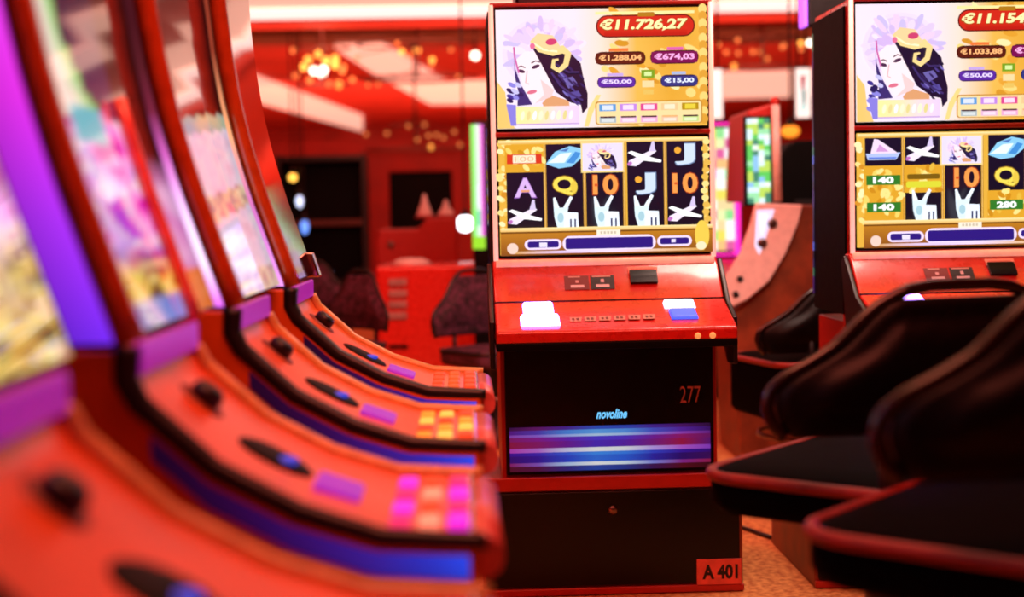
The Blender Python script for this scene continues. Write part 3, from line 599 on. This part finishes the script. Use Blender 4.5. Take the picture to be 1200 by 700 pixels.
# ------------------------------------------------------------------ chairs
OUT = [(0, .275), (.02, .292), (.045, .3), (.07, .294), (.09, .27), (.11, .232), (.13, .2), (.15, .178), (.17, .158), (.188, .136), (.202, .112), (.212, .085)]
def hwid(z): return interp(OUT, z)
def make_chair(name, loc, rz, label, group, lm, seat_h=.585, s=1., pipe=PIPE, gap=.065, turn=0., sd=.072, zs=1., half=.235):
    """faces local +y; the wrap-round back stands at local -y"""
    t = thing(name, loc, label, 'chair', group, rz)
    H = .238*s; yb = -.2*s
    def curve(x): return yb+.42*(x/s)**2*s
    zb = seat_h+gap
    def pad(side):
        def fn(u, v):
            z = v*.198; w = hwid(z)-.012; x = (2*u-1)*w
            e = min((w-abs(x)), z+.004, .198-z+.006); b = .008+.022*(1-math.exp(-max(0, e-.035)/.02) if e > .035 else 0)+.008*min(1, e/.02)
            return Vector((x*s, curve(x*s)+side*b*s, zb+z*s*zs))
        return fn
    mb = MB(); nu, nv = 34, 20; mb.grid(pad(1), nu, nv); n0 = len(mb.v); mb.grid(pad(-1), nu, nv)
    edge = [i for i in range(nu+1)]+[j*(nu+1)+nu for j in range(1, nv+1)]+[nv*(nu+1)+i for i in range(nu-1, -1, -1)]+[j*(nu+1) for j in range(nv-1, 0, -1)]
    for a, b in zip(edge, edge[1:]+edge[:1]): mb.f.append((a, b, b+n0, a+n0)); mb.sm.append(True)
    mb.build('backrest', lm, t)
    pts = [(-hwid(z)+.0, z) for z in [i*.212/26 for i in range(27)]]; pts += [(x, .2165) for x in (-.05, 0, .05)]; pts += [(-x, z) for x, z in reversed(pts[:27])]
    MB().tube([(x*s, curve(x*s), zb+z*s*zs) for x, z in pts], .0095*s, 10, ref=(0, 1, 0)).build('back_rim', pipe, t)
    # seat cushion
    def rr(w, dpt, r, n=6):
        q = []
        for cx_, cy_, a0 in ((w-r, dpt-r, 0), (-w+r, dpt-r, 90), (-w+r, -dpt+r, 180), (w-r, -dpt+r, 270)):
            q += [(cx_+r*math.cos(R(a0+90*i/n)), cy_+r*math.sin(R(a0+90*i/n))) for i in range(n+1)]
        return q
    hw, hd = half+.01, half-.008
    lay = [(hw-.035, hd-.035, seat_h-sd), (hw-.01, hd-.01, seat_h-sd+.006), (hw, hd, seat_h-sd+.022), (hw, hd, seat_h-.014), (hw-.007, hd-.007, seat_h-.003), (hw-.025, hd-.025, seat_h+.004), (hw-.1, hd-.1, seat_h+.009), (.05, .04, seat_h+.011)]
    v = []; m = 28; ct, st = math.cos(turn), math.sin(turn); tw = lambda x, y, z: (x*s*ct-y*s*st, x*s*st+y*s*ct, z)
    for w, dp, z in lay: v += [tw(x, y, z) for x, y in rr(w, dp, min(.08, dp-.005))]
    f = [(i*m+k, i*m+(k+1) % m, (i+1)*m+(k+1) % m, (i+1)*m+k) for i in range(len(lay)-1) for k in range(m)]
    f += [tuple(range(m-1, -1, -1)), tuple((len(lay)-1)*m+k for k in range(m))]
    MB().add(v, f, True).build('seat', SEATM if lm is LEATHER else lm, t)
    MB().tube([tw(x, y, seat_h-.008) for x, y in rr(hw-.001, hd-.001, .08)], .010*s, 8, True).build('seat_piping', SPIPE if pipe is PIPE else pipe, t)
    for sx in (-1, 1):
        MB().tube([(sx*.13*s, -.1*s, seat_h-.07), (sx*.13*s, -.19*s, seat_h-.06), (sx*.13*s, curve(.13*s)-.012*s, seat_h+.0), (sx*.13*s, curve(.13*s)-.012*s, seat_h+.1)], .012*s, 8, ref=(1, 0, 0)).build('back_bracket', BLACKP, t)
    MB().lathe([(.07, -.02), (.07, 0), (.045, .02), (.042, seat_h-.09), (.09, seat_h-.08), (.09, seat_h-.068)], (0, 0, .03), 24).build('pedestal', BLACKP, t)
    MB().lathe([(.22, 0), (.22, .012), (.19, .022), (.06, .032)], (0, 0, 0), 32).build('floor_base', BLACKM, t)
    MB().tube([(.2*s*math.cos(R(a)), .2*s*math.sin(R(a)), .2) for a in range(0, 360, 20)], .009, 8, True).build('foot_ring', STEEL, t)
    return t
make_chair('casino_chair', (.685, 2.28, 0), R(14), 'black leather casino chair partly behind the nearer chair, seat corner pointing left', 'black chairs facing the right machine', LEATHER, .54, turn=R(35), gap=.08)
make_chair('casino_chair', (.70, 1.67, 0), R(8), 'nearest black leather casino chair at the right edge', 'black chairs facing the right machine', LEATHER, .58, turn=R(40), gap=.085)
p = P(958, 425, 4.75)
make_chair('casino_chair', (p.x, 4.75, 0), R(14), 'black casino chair between the centre and right machines, deeper in the hall', None, LEATHER, .465, 1., PIPE, .03, sd=.2)
p = P(560, 400, 6.0)
make_chair('casino_chair', (p.x+.08, 6.0, 0), R(215), 'dark mottled fabric chair in front of the red cabinet', 'mottled fabric chairs', FAB, .4, .8, BLACKP, .05, zs=1.6)
p = P(392, 400, 6.2)
make_chair('casino_chair', (p.x, 6.2, 0), R(130), 'dark mottled fabric chair left of the red cabinet', 'mottled fabric chairs', FAB, .42, .75, BLACKP, .05, zs=1.6)
p = P(352, 400, 7.3)  # extra chair added to darken the area beyond the left row
make_chair('casino_chair', (p.x, 7.3, 0), R(170), 'dark mottled fabric chair farthest left, behind the left row of machines', 'mottled fabric chairs', FAB, .42, .8, BLACKP, .05, zs=1.6)

# ------------------------------------------------------------------ middle distance, left of the centre machine
a = P(440, 312, 7); b = P(590, 312, 7)
t = thing('cabinet', ((a.x+b.x)/2, 7, 0), 'red cabinet with grey vent slots behind the mottled chair', 'cabinet')
off = (t.location.x/K, 7, 0)
MB(off).box(a.x, b.x, 7, 7.5, 0, a.z).build('body', RED, t, .02, 3)
for k in range(4):
    q0 = P(455, 327+k*13, 6.99); q1 = P(477, 335+k*13, 6.99)
    MB(off).box(q0.x, q1.x, 6.985, 7.0, q1.z, q0.z).build('vent_slot', mat('vent_grey', '#b08078', .5) if k == 0 else MATS['vent_grey'], t, .004)
q0 = P(458, 300, 7.1); q1 = P(505, 311, 7.1)
MB(off).lathe([(.1, 0), (.1, .012), (.06, .03), (.01, .034)], ((q0.x+q1.x)/2, 7.12, a.z), 24).build('domed_lid', PINKP, t)  # pale disc added for the light reflected off the cabinet top
q0 = P(455, 405, 6.99); q1 = P(478, 408, 6.99); MB(off).box(q0.x, q1.x, 6.987, 7, q1.z, q0.z).build('drawer_slot', BLACKM, t)
# red hood standing behind it
a2 = P(440, 269, 8); c2_ = P(536, 255, 8); m2 = P(490, 269, 8); n2 = P(500, 255, 8)
t = thing('machine_hood', ((a2.x+c2_.x)/2, 8, 0), 'back of a red machine with a stepped top, behind the red cabinet', 'slot machine')
off = (t.location.x/K, 8, 0)
MB(off).prism([(a2.x+.02, .0), (a2.x-.0, a2.z-.05), (a2.x+.02, a2.z), (m2.x, a2.z), (n2.x, c2_.z), (c2_.x, c2_.z), (c2_.x, 0)], 8, 8.35, 'y').build('housing', REDD, t, .015, 3)
q = P(458, 287, 8); MB(off).lathe([(.022, 0), (.02, .012), (.008, .016)], (q.x, 8.0, q.z), 18, (0, -1, 0)).build('lock', STEEL, t)
for px, py, h, lab in ((498, 258, .135, 'pale cone ornament on the stepped red machine, left of two'), (523, 257, .10, 'pale cone ornament on the stepped red machine, right of two')):
    q = P(px, py, 8.15); t = thing('ornament', (q.x, 8.15, c2_.z), lab, 'ornament', 'pale cone ornaments')
    MB().lathe([(.05, 0), (.045, .03), (.022, h*.6), (.008, h), (.001, h+.004)], (0, 0, 0), 18).build('cone', PINKP, t)
    MB().lathe([(.055, 0), (.055, .012), (.05, .016)], (0, 0, 0), 18).build('foot', REDD, t)
# dark shelf unit
a = P(322, 182, 13); b = P(433, 375, 13)
t = thing('shelf_unit', ((a.x+b.x)/2, 13, 0), 'tall dark wood shelf unit beyond the left row of machines', 'shelf unit')
off = (t.location.x/K, 13, 0)
MB(off).box(a.x, b.x, 13.35, 13.4, 0, a.z).build('back_panel', BLACKM, t)
for x in (a.x, b.x-.04): MB(off).box(x, x+.04, 13, 13.35, 0, a.z).build('side_panel', DARKW, t, .004)
for i, y in enumerate((182, 258, 330)):
    q = P(380, y, 13); MB(off).box(a.x+.04, b.x-.04, 13, 13.35, q.z-.05, q.z).build('shelf', SHELF if i == 1 else DARKW, t, .004)
MB(off).box(a.x+.04, b.x-.04, 13.02, 13.35, 0, .3).build('base', DARKW, t, .004)
# lamps and small lit screens there
def pendant(px, py, Y, r, m, lab, sx=1., sz=1.):
    q = P(px, py, Y); t = thing('pendant_lamp', (q.x, Y, q.z-r*sz), lab, 'lamp', 'small glowing lamps')
    MB().ball((0, 0, r*sz), r, 14, sx, sx, sz).build('globe', m, t); MB().lathe([(r*.5, 0), (r*.5, .03), (.012, .05)], (0, 0, 2*r*sz-.01), 14).build('cap', BLACKP, t)
    MB().tube([(0, 0, 2*r*sz+.03), (0, 0, CH-q.z+r*sz)], .006, 6).build('cord', BLACKP, t)
YL = glow('yellow_globe', '#ffc850', 2.2); BW = glow('blue_white_globe', '#c8dcff', 2.0); BB = glow('blue_globe', '#5c90f0', 1.8); WW = glow('white_globe', '#f4f8ff', 5); OR = glow('orange_shade', '#f09028', 1.5)
pendant(343, 208, 12, .035, YL, 'yellow glowing pendant lamp in front of the dark shelf unit')
pendant(351, 236, 12, .035, BW, 'blue white pendant lamp below the yellow one', .8, 1.5)
pendant(357, 266, 12, .038, BB, 'blue pendant lamp, lowest before the dark shelf unit', .9, 1.6)
pendant(545, 262, 9.5, .055, WW, 'bright white globe lamp right of the stepped red machine')
pendant(557, 65, 12, .035, WHITEB, 'small white ceiling lamp left of the centre machine top')
pendant(926, 154, 8, .05, OR, 'orange lamp left of the right machine', 1.1, .7)
for px, lab in ((362, 'small blue reading lamp low before the shelf unit, left of two'), (386, 'small blue reading lamp low before the shelf unit, right of two')):
    q = P(px, 321, 9); t = thing('table_lamp', (q.x, 9, 0), lab, 'lamp', 'small glowing lamps')
    MB().ball((0, 0, q.z), .022, 12).build('globe', glow('grey_blue_globe', '#8098d0', .9) if 'grey_blue_globe' not in MATS else MATS['grey_blue_globe'], t)
    MB().tube([(0, 0, .02), (0, 0, q.z-.02)], .012, 8).build('stem', BLACKP, t); MB().lathe([(.05, 0), (.05, .015), (.02, .03)], (0, 0, 0), 18).build('foot', BLACKP, t)

# ------------------------------------------------------------------ machines deeper in the hall
def lit_panel(name, cols, o, ux, vy, parent, off, m=None, n=26):
    a = Art((0, 0, 10, n), o, ux, vy)
    for k in range(n):
        for j in range(4): a.rect(j*2.5, k, j*2.5+2.5, k+1, random.choice(cols))
    return a.build(name, m or DISP, parent, off)
# green-edged machine mostly hidden by the centre machine
a = P(551, 146, 6.7); b = P(569, 292, 6.7)
t = thing('slot_machine', (a.x+.25, 6.7, 0), 'slot machine with green lit edge hidden behind the centre machine', 'slot machine'); off = (a.x+.25, 6.7, 0)
MB(off).box(a.x, a.x+.5, 6.7, 6.97, .0, .62).build('base', BLACKM, t, .01); MB(off).box(a.x+.004, a.x+.5, 6.72, 6.95, .62, a.z+.02).build('housing', BLACK, t, .01)
ed = Art((0, 0, 14, 145), (a.x, 6.699, a.z), (b.x-a.x, 0, 0), (0, 0, b.z-a.z))
ed.rect(0, 0, 5, 145, '#8af070'); ed.rect(5, 0, 10, 145, '#e0f8e8'); ed.rect(10, 0, 14, 145, '#f070e0'); ed.rect(5, 70, 10, 95, '#f0f0ff'); ed.rect(0, 130, 14, 145, '#98e030'); ed.rect(5, 100, 10, 118, '#80e0b0'); ed.build('edge_light', DISP, t, off)
lit_panel('display', ['#e0c0f0', '#f0e8ff', '#8060e0', '#f0c040'], (a.x+.08, 6.699, a.z-.02), (.4, 0, 0), (0, 0, -.45), t, off)
# magenta-framed machine right of the centre machine
a = P(812, 146, 7.2); b = P(867, 298, 7.2)
t = thing('slot_machine', ((a.x+b.x)/2, 7.2, 0), 'slot machine with magenta framed display just right of the centre machine', 'slot machine'); off = ((a.x+b.x)/2, 7.2, 0)
MB(off).box(a.x-.1, b.x, 7.2, 7.6, 0, .7).build('base', BLACKM, t, .01); MB(off).box(a.x-.1, b.x-.004, 7.22, 7.5, .7, a.z+.02).build('housing', BLACK, t, .01)
fr = [(a.x, 7.2, a.z), (b.x-.012, 7.2, a.z), (b.x-.012, 7.2, b.z), (a.x, 7.2, b.z)]
MB(off).tube(fr, .018, 8, True, ref=(0, 1, 0)).build('frame_light', glow('magenta_tube', '#f030c0', 1.3), t)
lit_panel('display', ['#e8f0b0', '#f0e060', '#90e090', '#f8c080', '#e060a0', '#ffffff', '#f0d8a0'], (a.x+.02, 7.199, a.z-.02), (b.x-a.x-.045, 0, 0), (0, 0, b.z-a.z+.04), t, off, n=12)
MB(off).prism([(7.2, .72), (7.0, .64), (7.0, .6), (7.2, .58)], a.x-.1, b.x).build('deck', RED, t, .01)
# machine with a curved pink-grey flank, facing left
Y0 = 5.3
def Q(x, y): q = P(x, y, Y0); return (q.x, q.z)
t = thing('slot_machine', (P(910, 300, Y0).x, Y0, 0), 'slot machine with pink grey curved flank and green display, in the gap right of centre', 'slot machine'); off = (t.location.x/K, Y0, 0)
fl = [Q(941, 240), Q(936, 262), Q(922, 296), Q(902, 330), Q(876, 352), Q(845, 366), Q(836, 352), Q(850, 326), Q(868, 296), Q(880, 262), Q(886, 238)]
MB(off).prism(fl, Y0, Y0+.03, 'y').build('flank', PINKP, t, .008, 3)
body = [Q(940, 240), Q(920, 300), Q(900, 334), Q(858, 366), Q(862, 380)]; body += [(body[-1][0]+.02, 0), (body[0][0]+.25, 0), (body[0][0]+.25, body[0][1])]
MB(off).prism(body, Y0+.035, Y0+.48, 'y').build('cabinet', WOOD, t, .01)
h = [Q(876, 236), Q(880, 128), Q(915, 118), Q(919, 236)]
MB(off).prism(h, Y0+.06, Y0+.45, 'y').build('display_housing', REDD, t, .01)
aa = P(875, 139, Y0+.04); bb = P(906, 238, Y0+.04)
MB(off).box(aa.x-.01, bb.x, Y0+.045, Y0+.07, bb.z-.01, aa.z+.01).build('display_bezel', BLACK, t, .004)
lit_panel('display', ['#60d060', '#a0e8b0', '#e0f8ff', '#90c8f0', '#c0e060', '#f0fff0', '#408a70'], (aa.x, Y0+.044, aa.z), (bb.x-aa.x-.01, 0, 0), (0, 0, bb.z-aa.z), t, off, n=16)
r0 = P(910, 122, Y0); r1 = P(913, 236, Y0)
MB(off).tube([(r0.x, Y0+.02, r0.z), (r1.x, Y0+.02, r1.z)], .016, 10).build('side_rail', PINKP, t); MB(off).ball((r0.x, Y0+.02, r0.z+.01), .02, 12).build('rail_knob', REDD, t)
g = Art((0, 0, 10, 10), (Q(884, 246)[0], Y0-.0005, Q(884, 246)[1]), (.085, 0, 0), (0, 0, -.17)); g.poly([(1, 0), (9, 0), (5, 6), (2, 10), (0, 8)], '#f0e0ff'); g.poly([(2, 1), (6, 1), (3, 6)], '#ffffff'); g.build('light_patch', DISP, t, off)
for px, py in ((867, 327), (862, 345)): q = P(px, py, Y0); MB(off).lathe([(.012, 0), (.012, .004), (.006, .005)], (q.x, Y0, q.z), 16, (0, -1, 0)).build('port', BLACKP, t)
for px, py, c in ((905, 262, 0), (893, 285, 0)): q = P(px, py, Y0); MB(off).lathe([(.018, 0), (.018, .006), (.012, .008)], (q.x, Y0, q.z), 16, (0, -1, 0)).build('badge', STEEL, t)
a = P(914, 165, 6.0); b = P(985, 165, 6.0)
t = thing('slot_machine', ((a.x+b.x)/2, 6, 0), 'black rounded back of a machine between the green display and the right machine', 'slot machine'); off = ((a.x+b.x)/2, 6, 0)
r = .09; zt = a.z
arc = [(a.x+r-r*math.cos(R(15*k)), zt-r+r*math.sin(R(15*k))) for k in range(7)]+[(b.x-r+r*math.sin(R(15*k)), zt-r+r*math.cos(R(15*k))) for k in range(7)]
MB(off).prism([(a.x, .5)]+arc+[(b.x, .5)], 6.0, 6.3, 'y').build('housing', BLACKM, t, .01, 3)
MB(off).box(a.x-.02, b.x+.02, 6.0, 6.4, 0, .5).build('base', BLACK, t, .01)
MB(off).prism([(a.x+.06, .9), (b.x-.06, .9), (b.x-.06, 1.0), (a.x+.06, 1.0)], 5.992, 6.0, 'y').build('vent', BLACKP, t, .003)
# lit signs
def sign(px0, py0, px1, py1, Y, cols, lab, dark=False):
    a = P(px0, py0, Y); b = P(px1, py1, Y)
    t = thing('hanging_sign', ((a.x+b.x)/2, Y, b.z), lab, 'sign', 'lit hanging signs'); off = ((a.x+b.x)/2, Y, b.z)
    MB(off).box(a.x, b.x, Y, Y+.06, b.z, a.z).build('sign_box', BLACKP, t, .01)
    w = glow('sign_white', '#f4f0e8', 1.1) if 'sign_white' not in MATS else MATS['sign_white']
    if not dark:
        MB(off).box(a.x+.006, b.x-.006, Y-.006, Y-.0005, b.z+.006, a.z-.006).build('sign_face', w, t, .004)
        if cols:
            g = Art((0, 0, 10, 20), (a.x+.03, Y-.0065, a.z-.045), (b.x-a.x-.06, 0, 0), (0, 0, b.z-a.z+.09))
            g.rect(0, 0, 10, 20, cols[0]); g.poly([(1, 1), (9, 0), (6, 8), (2, 8)], cols[1]); g.poly([(4, 8), (9, 9), (8, 17), (5, 16)], cols[2]); g.rect(0, 17, 10, 20, cols[3]); g.build('sign_picture', DISP, t, off)
    else:
        MB(off).box(a.x-.016, a.x, Y-.002, Y+.06, b.z, a.z).build('edge_light', glow('lilac_edge', '#b060ff', 1.4), t, .004)
    for sx in (.25, .75): x = a.x+(b.x-a.x)*sx; MB(off).tube([(x, Y+.03, a.z), (x, Y+.03, CH)], .006, 6).build('hanger', BLACKP, t)
sign(931, 79, 951, 139, 8.5, ['#f4f0ec', '#c02030', '#205a48', '#c8e8e0'], 'white lit picture sign hanging left of the right machine')
sign(826, 80, 848, 140, 8.5, None, 'plain white lit sign hanging right of the centre machine')
sign(946, -40, 1010, 30, 4.6, None, 'dark hanging sign with lilac edge beside the right machine top', True)

# ------------------------------------------------------------------ chandeliers
def chandelier(pts, Y, lab, rb=.035):
    q = [P(x, y, Y) for x, y, _ in pts]; cxx = sum(p.x for p in q)/len(q); lo = min(p.z for p in q); hi = min(CH-.12, max(p.z for p in q)+.02)
    t = thing('chandelier', (cxx, Y, lo-.05), lab, 'chandelier', 'gold chandeliers'); off = (cxx, Y, lo-.05)
    MB(off).tube([(cxx, Y, CH), (cxx, Y, lo)], .012, 8).build('rod', STEEL, t)
    MB(off).lathe([(.07, 0), (.06, .03), (.015, .05)], (cxx, Y, CH-.051), 18).build('ceiling_rose', STEEL, t)
    w = max(abs(p.x-cxx) for p in q)
    for h in (hi, lo-.02): MB(off).tube([(cxx+w*math.cos(R(a)), Y+w*.6*math.sin(R(a)), h) for a in range(0, 360, 15)], .008, 6, True).build('ring', STEEL, t)
    for (x, y, c), p in zip(pts, q):
        dy = random.uniform(-.3, .3)
        f = MB(off).ball((p.x, Y+dy, p.z), rb*.85 if c else rb*.65, 12).build('bulb', (GOLDD, GOLDB, WHITEB)[c], t)
        MB(off).tube([(p.x, Y+dy, p.z+rb*.8), (cxx, Y, min(CH-.06, p.z+.12))], .004, 5).build('arm', STEEL, t)
chandelier([(357, 66, 1), (373, 63, 1), (391, 67, 1), (358, 81, 1), (395, 79, 1), (375, 84, 2), (370, 85, 2), (380, 83, 2), (394, 96, 1), (365, 96, 0), (404, 87, 0), (350, 92, 0), (345, 60, 0), (410, 90, 0), (383, 72, 1), (384, 97, 0), (400, 75, 0)], 12.4, 'gold chandelier with a white core at left of the ceiling', .04)
chandelier([(467, 55, 0), (471, 62, 1), (489, 59, 1), (506, 69, 1), (506, 78, 0), (537, 88, 0), (418, 68, 0), (480, 66, 0), (528, 54, 0)], 13, 'wide gold chandelier above the angled cove', .032)
chandelier([(427, 156, 0), (453, 156, 0), (490, 165, 0), (505, 172, 1), (520, 163, 0), (539, 171, 0), (497, 145, 0), (512, 160, 0), (532, 153, 0), (503, 161, 0), (430, 98, 0), (442, 97, 0), (478, 147, 0)], 14.6, 'low gold chandelier before the red dividing wall', .03)
chandelier([(846, 50, 0), (860, 50, 0), (869, 60, 0), (896, 58, 0), (915, 55, 0), (944, 48, 1), (940, 55, 2), (921, 53, 0), (862, 77, 1), (930, 62, 0), (880, 62, 0), (850, 62, 0), (905, 66, 0)], 12.5, 'gold chandelier right of the centre machine', .032)

# cables on the carpet by the plinths
q0 = P(880, 618, 4.2); mb = MB().tube([(q0.x-.05, 4.25, .008), (q0.x+.03, 4.05, .008), (q0.x+.1, 4.12, .008), (q0.x+.2, 4.2, .008), (q0.x+.3, 4.15, .008)], .006, 8)
tag(mb.build('cable', BLACKP), 'black cable lying on the carpet between the two upright machines', 'cable')

# ------------------------------------------------------------------ light
w = bpy.data.worlds.new('world'); sc.world = w; w.use_nodes = True
w.node_tree.nodes['Background'].inputs[0].default_value = (.05, .012, .01, 1); w.node_tree.nodes['Background'].inputs[1].default_value = .25
def area(loc, size, col, e, target=None, sy=None):  # unseen area lights added as fill, without any fixture
    l = bpy.data.lights.new('ceiling_lamp', 'AREA'); l.energy = e; l.color = lin(col); l.size = size*K
    if sy: l.shape = 'RECTANGLE'; l.size_y = sy*K
    o = bpy.data.objects.new('ceiling_lamp', l); C.objects.link(o); o.location = Vector(loc)*K
    if target: o.rotation_euler = (Vector(target)-Vector(loc)).to_track_quat('-Z', 'Y').to_euler()
    return o
area((-.1, 2.0, 2.65), .8, '#ffa070', 24, (-.1, 2.0, 0), 2.4)
area((.4, 1.4, 2.6), 1.0, '#ff6a58', 75, (.35, 3.4, .7))
area((1.1, 3.7, 2.65), .8, '#ffd4c4', 110, (1.3, 5.3, .7))  # added to brighten the pink flank and the carpet
area((-.6, 4.4, 2.65), 1.2, '#ff5a48', 170, (-.4, 7.4, .6))  # added to brighten the red cabinet
area((0, 12.4, 2.65), 2.5, '#ff8468', 60, (0, 14.8, .8))
area((0, 15.6, 1.6), 8, '#ff8468', 300, (0, 16.5, 3))  # added upward fill for the far ceiling
area((0, 21, 1.2), 6, '#ff8468', 300, (0, 22, 3))
area((0, 11.8, 1.9), 6, '#ff8468', 90, (0, 12.1, 3), 1)
sc.view_settings.view_transform = 'Standard'; sc.view_settings.look = 'None'; sc.view_settings.gamma = 1; sc.view_settings.exposure = 0
sc.view_settings.use_curve_mapping = False
sc.cycles.use_denoising = True; sc.cycles.max_bounces = 8
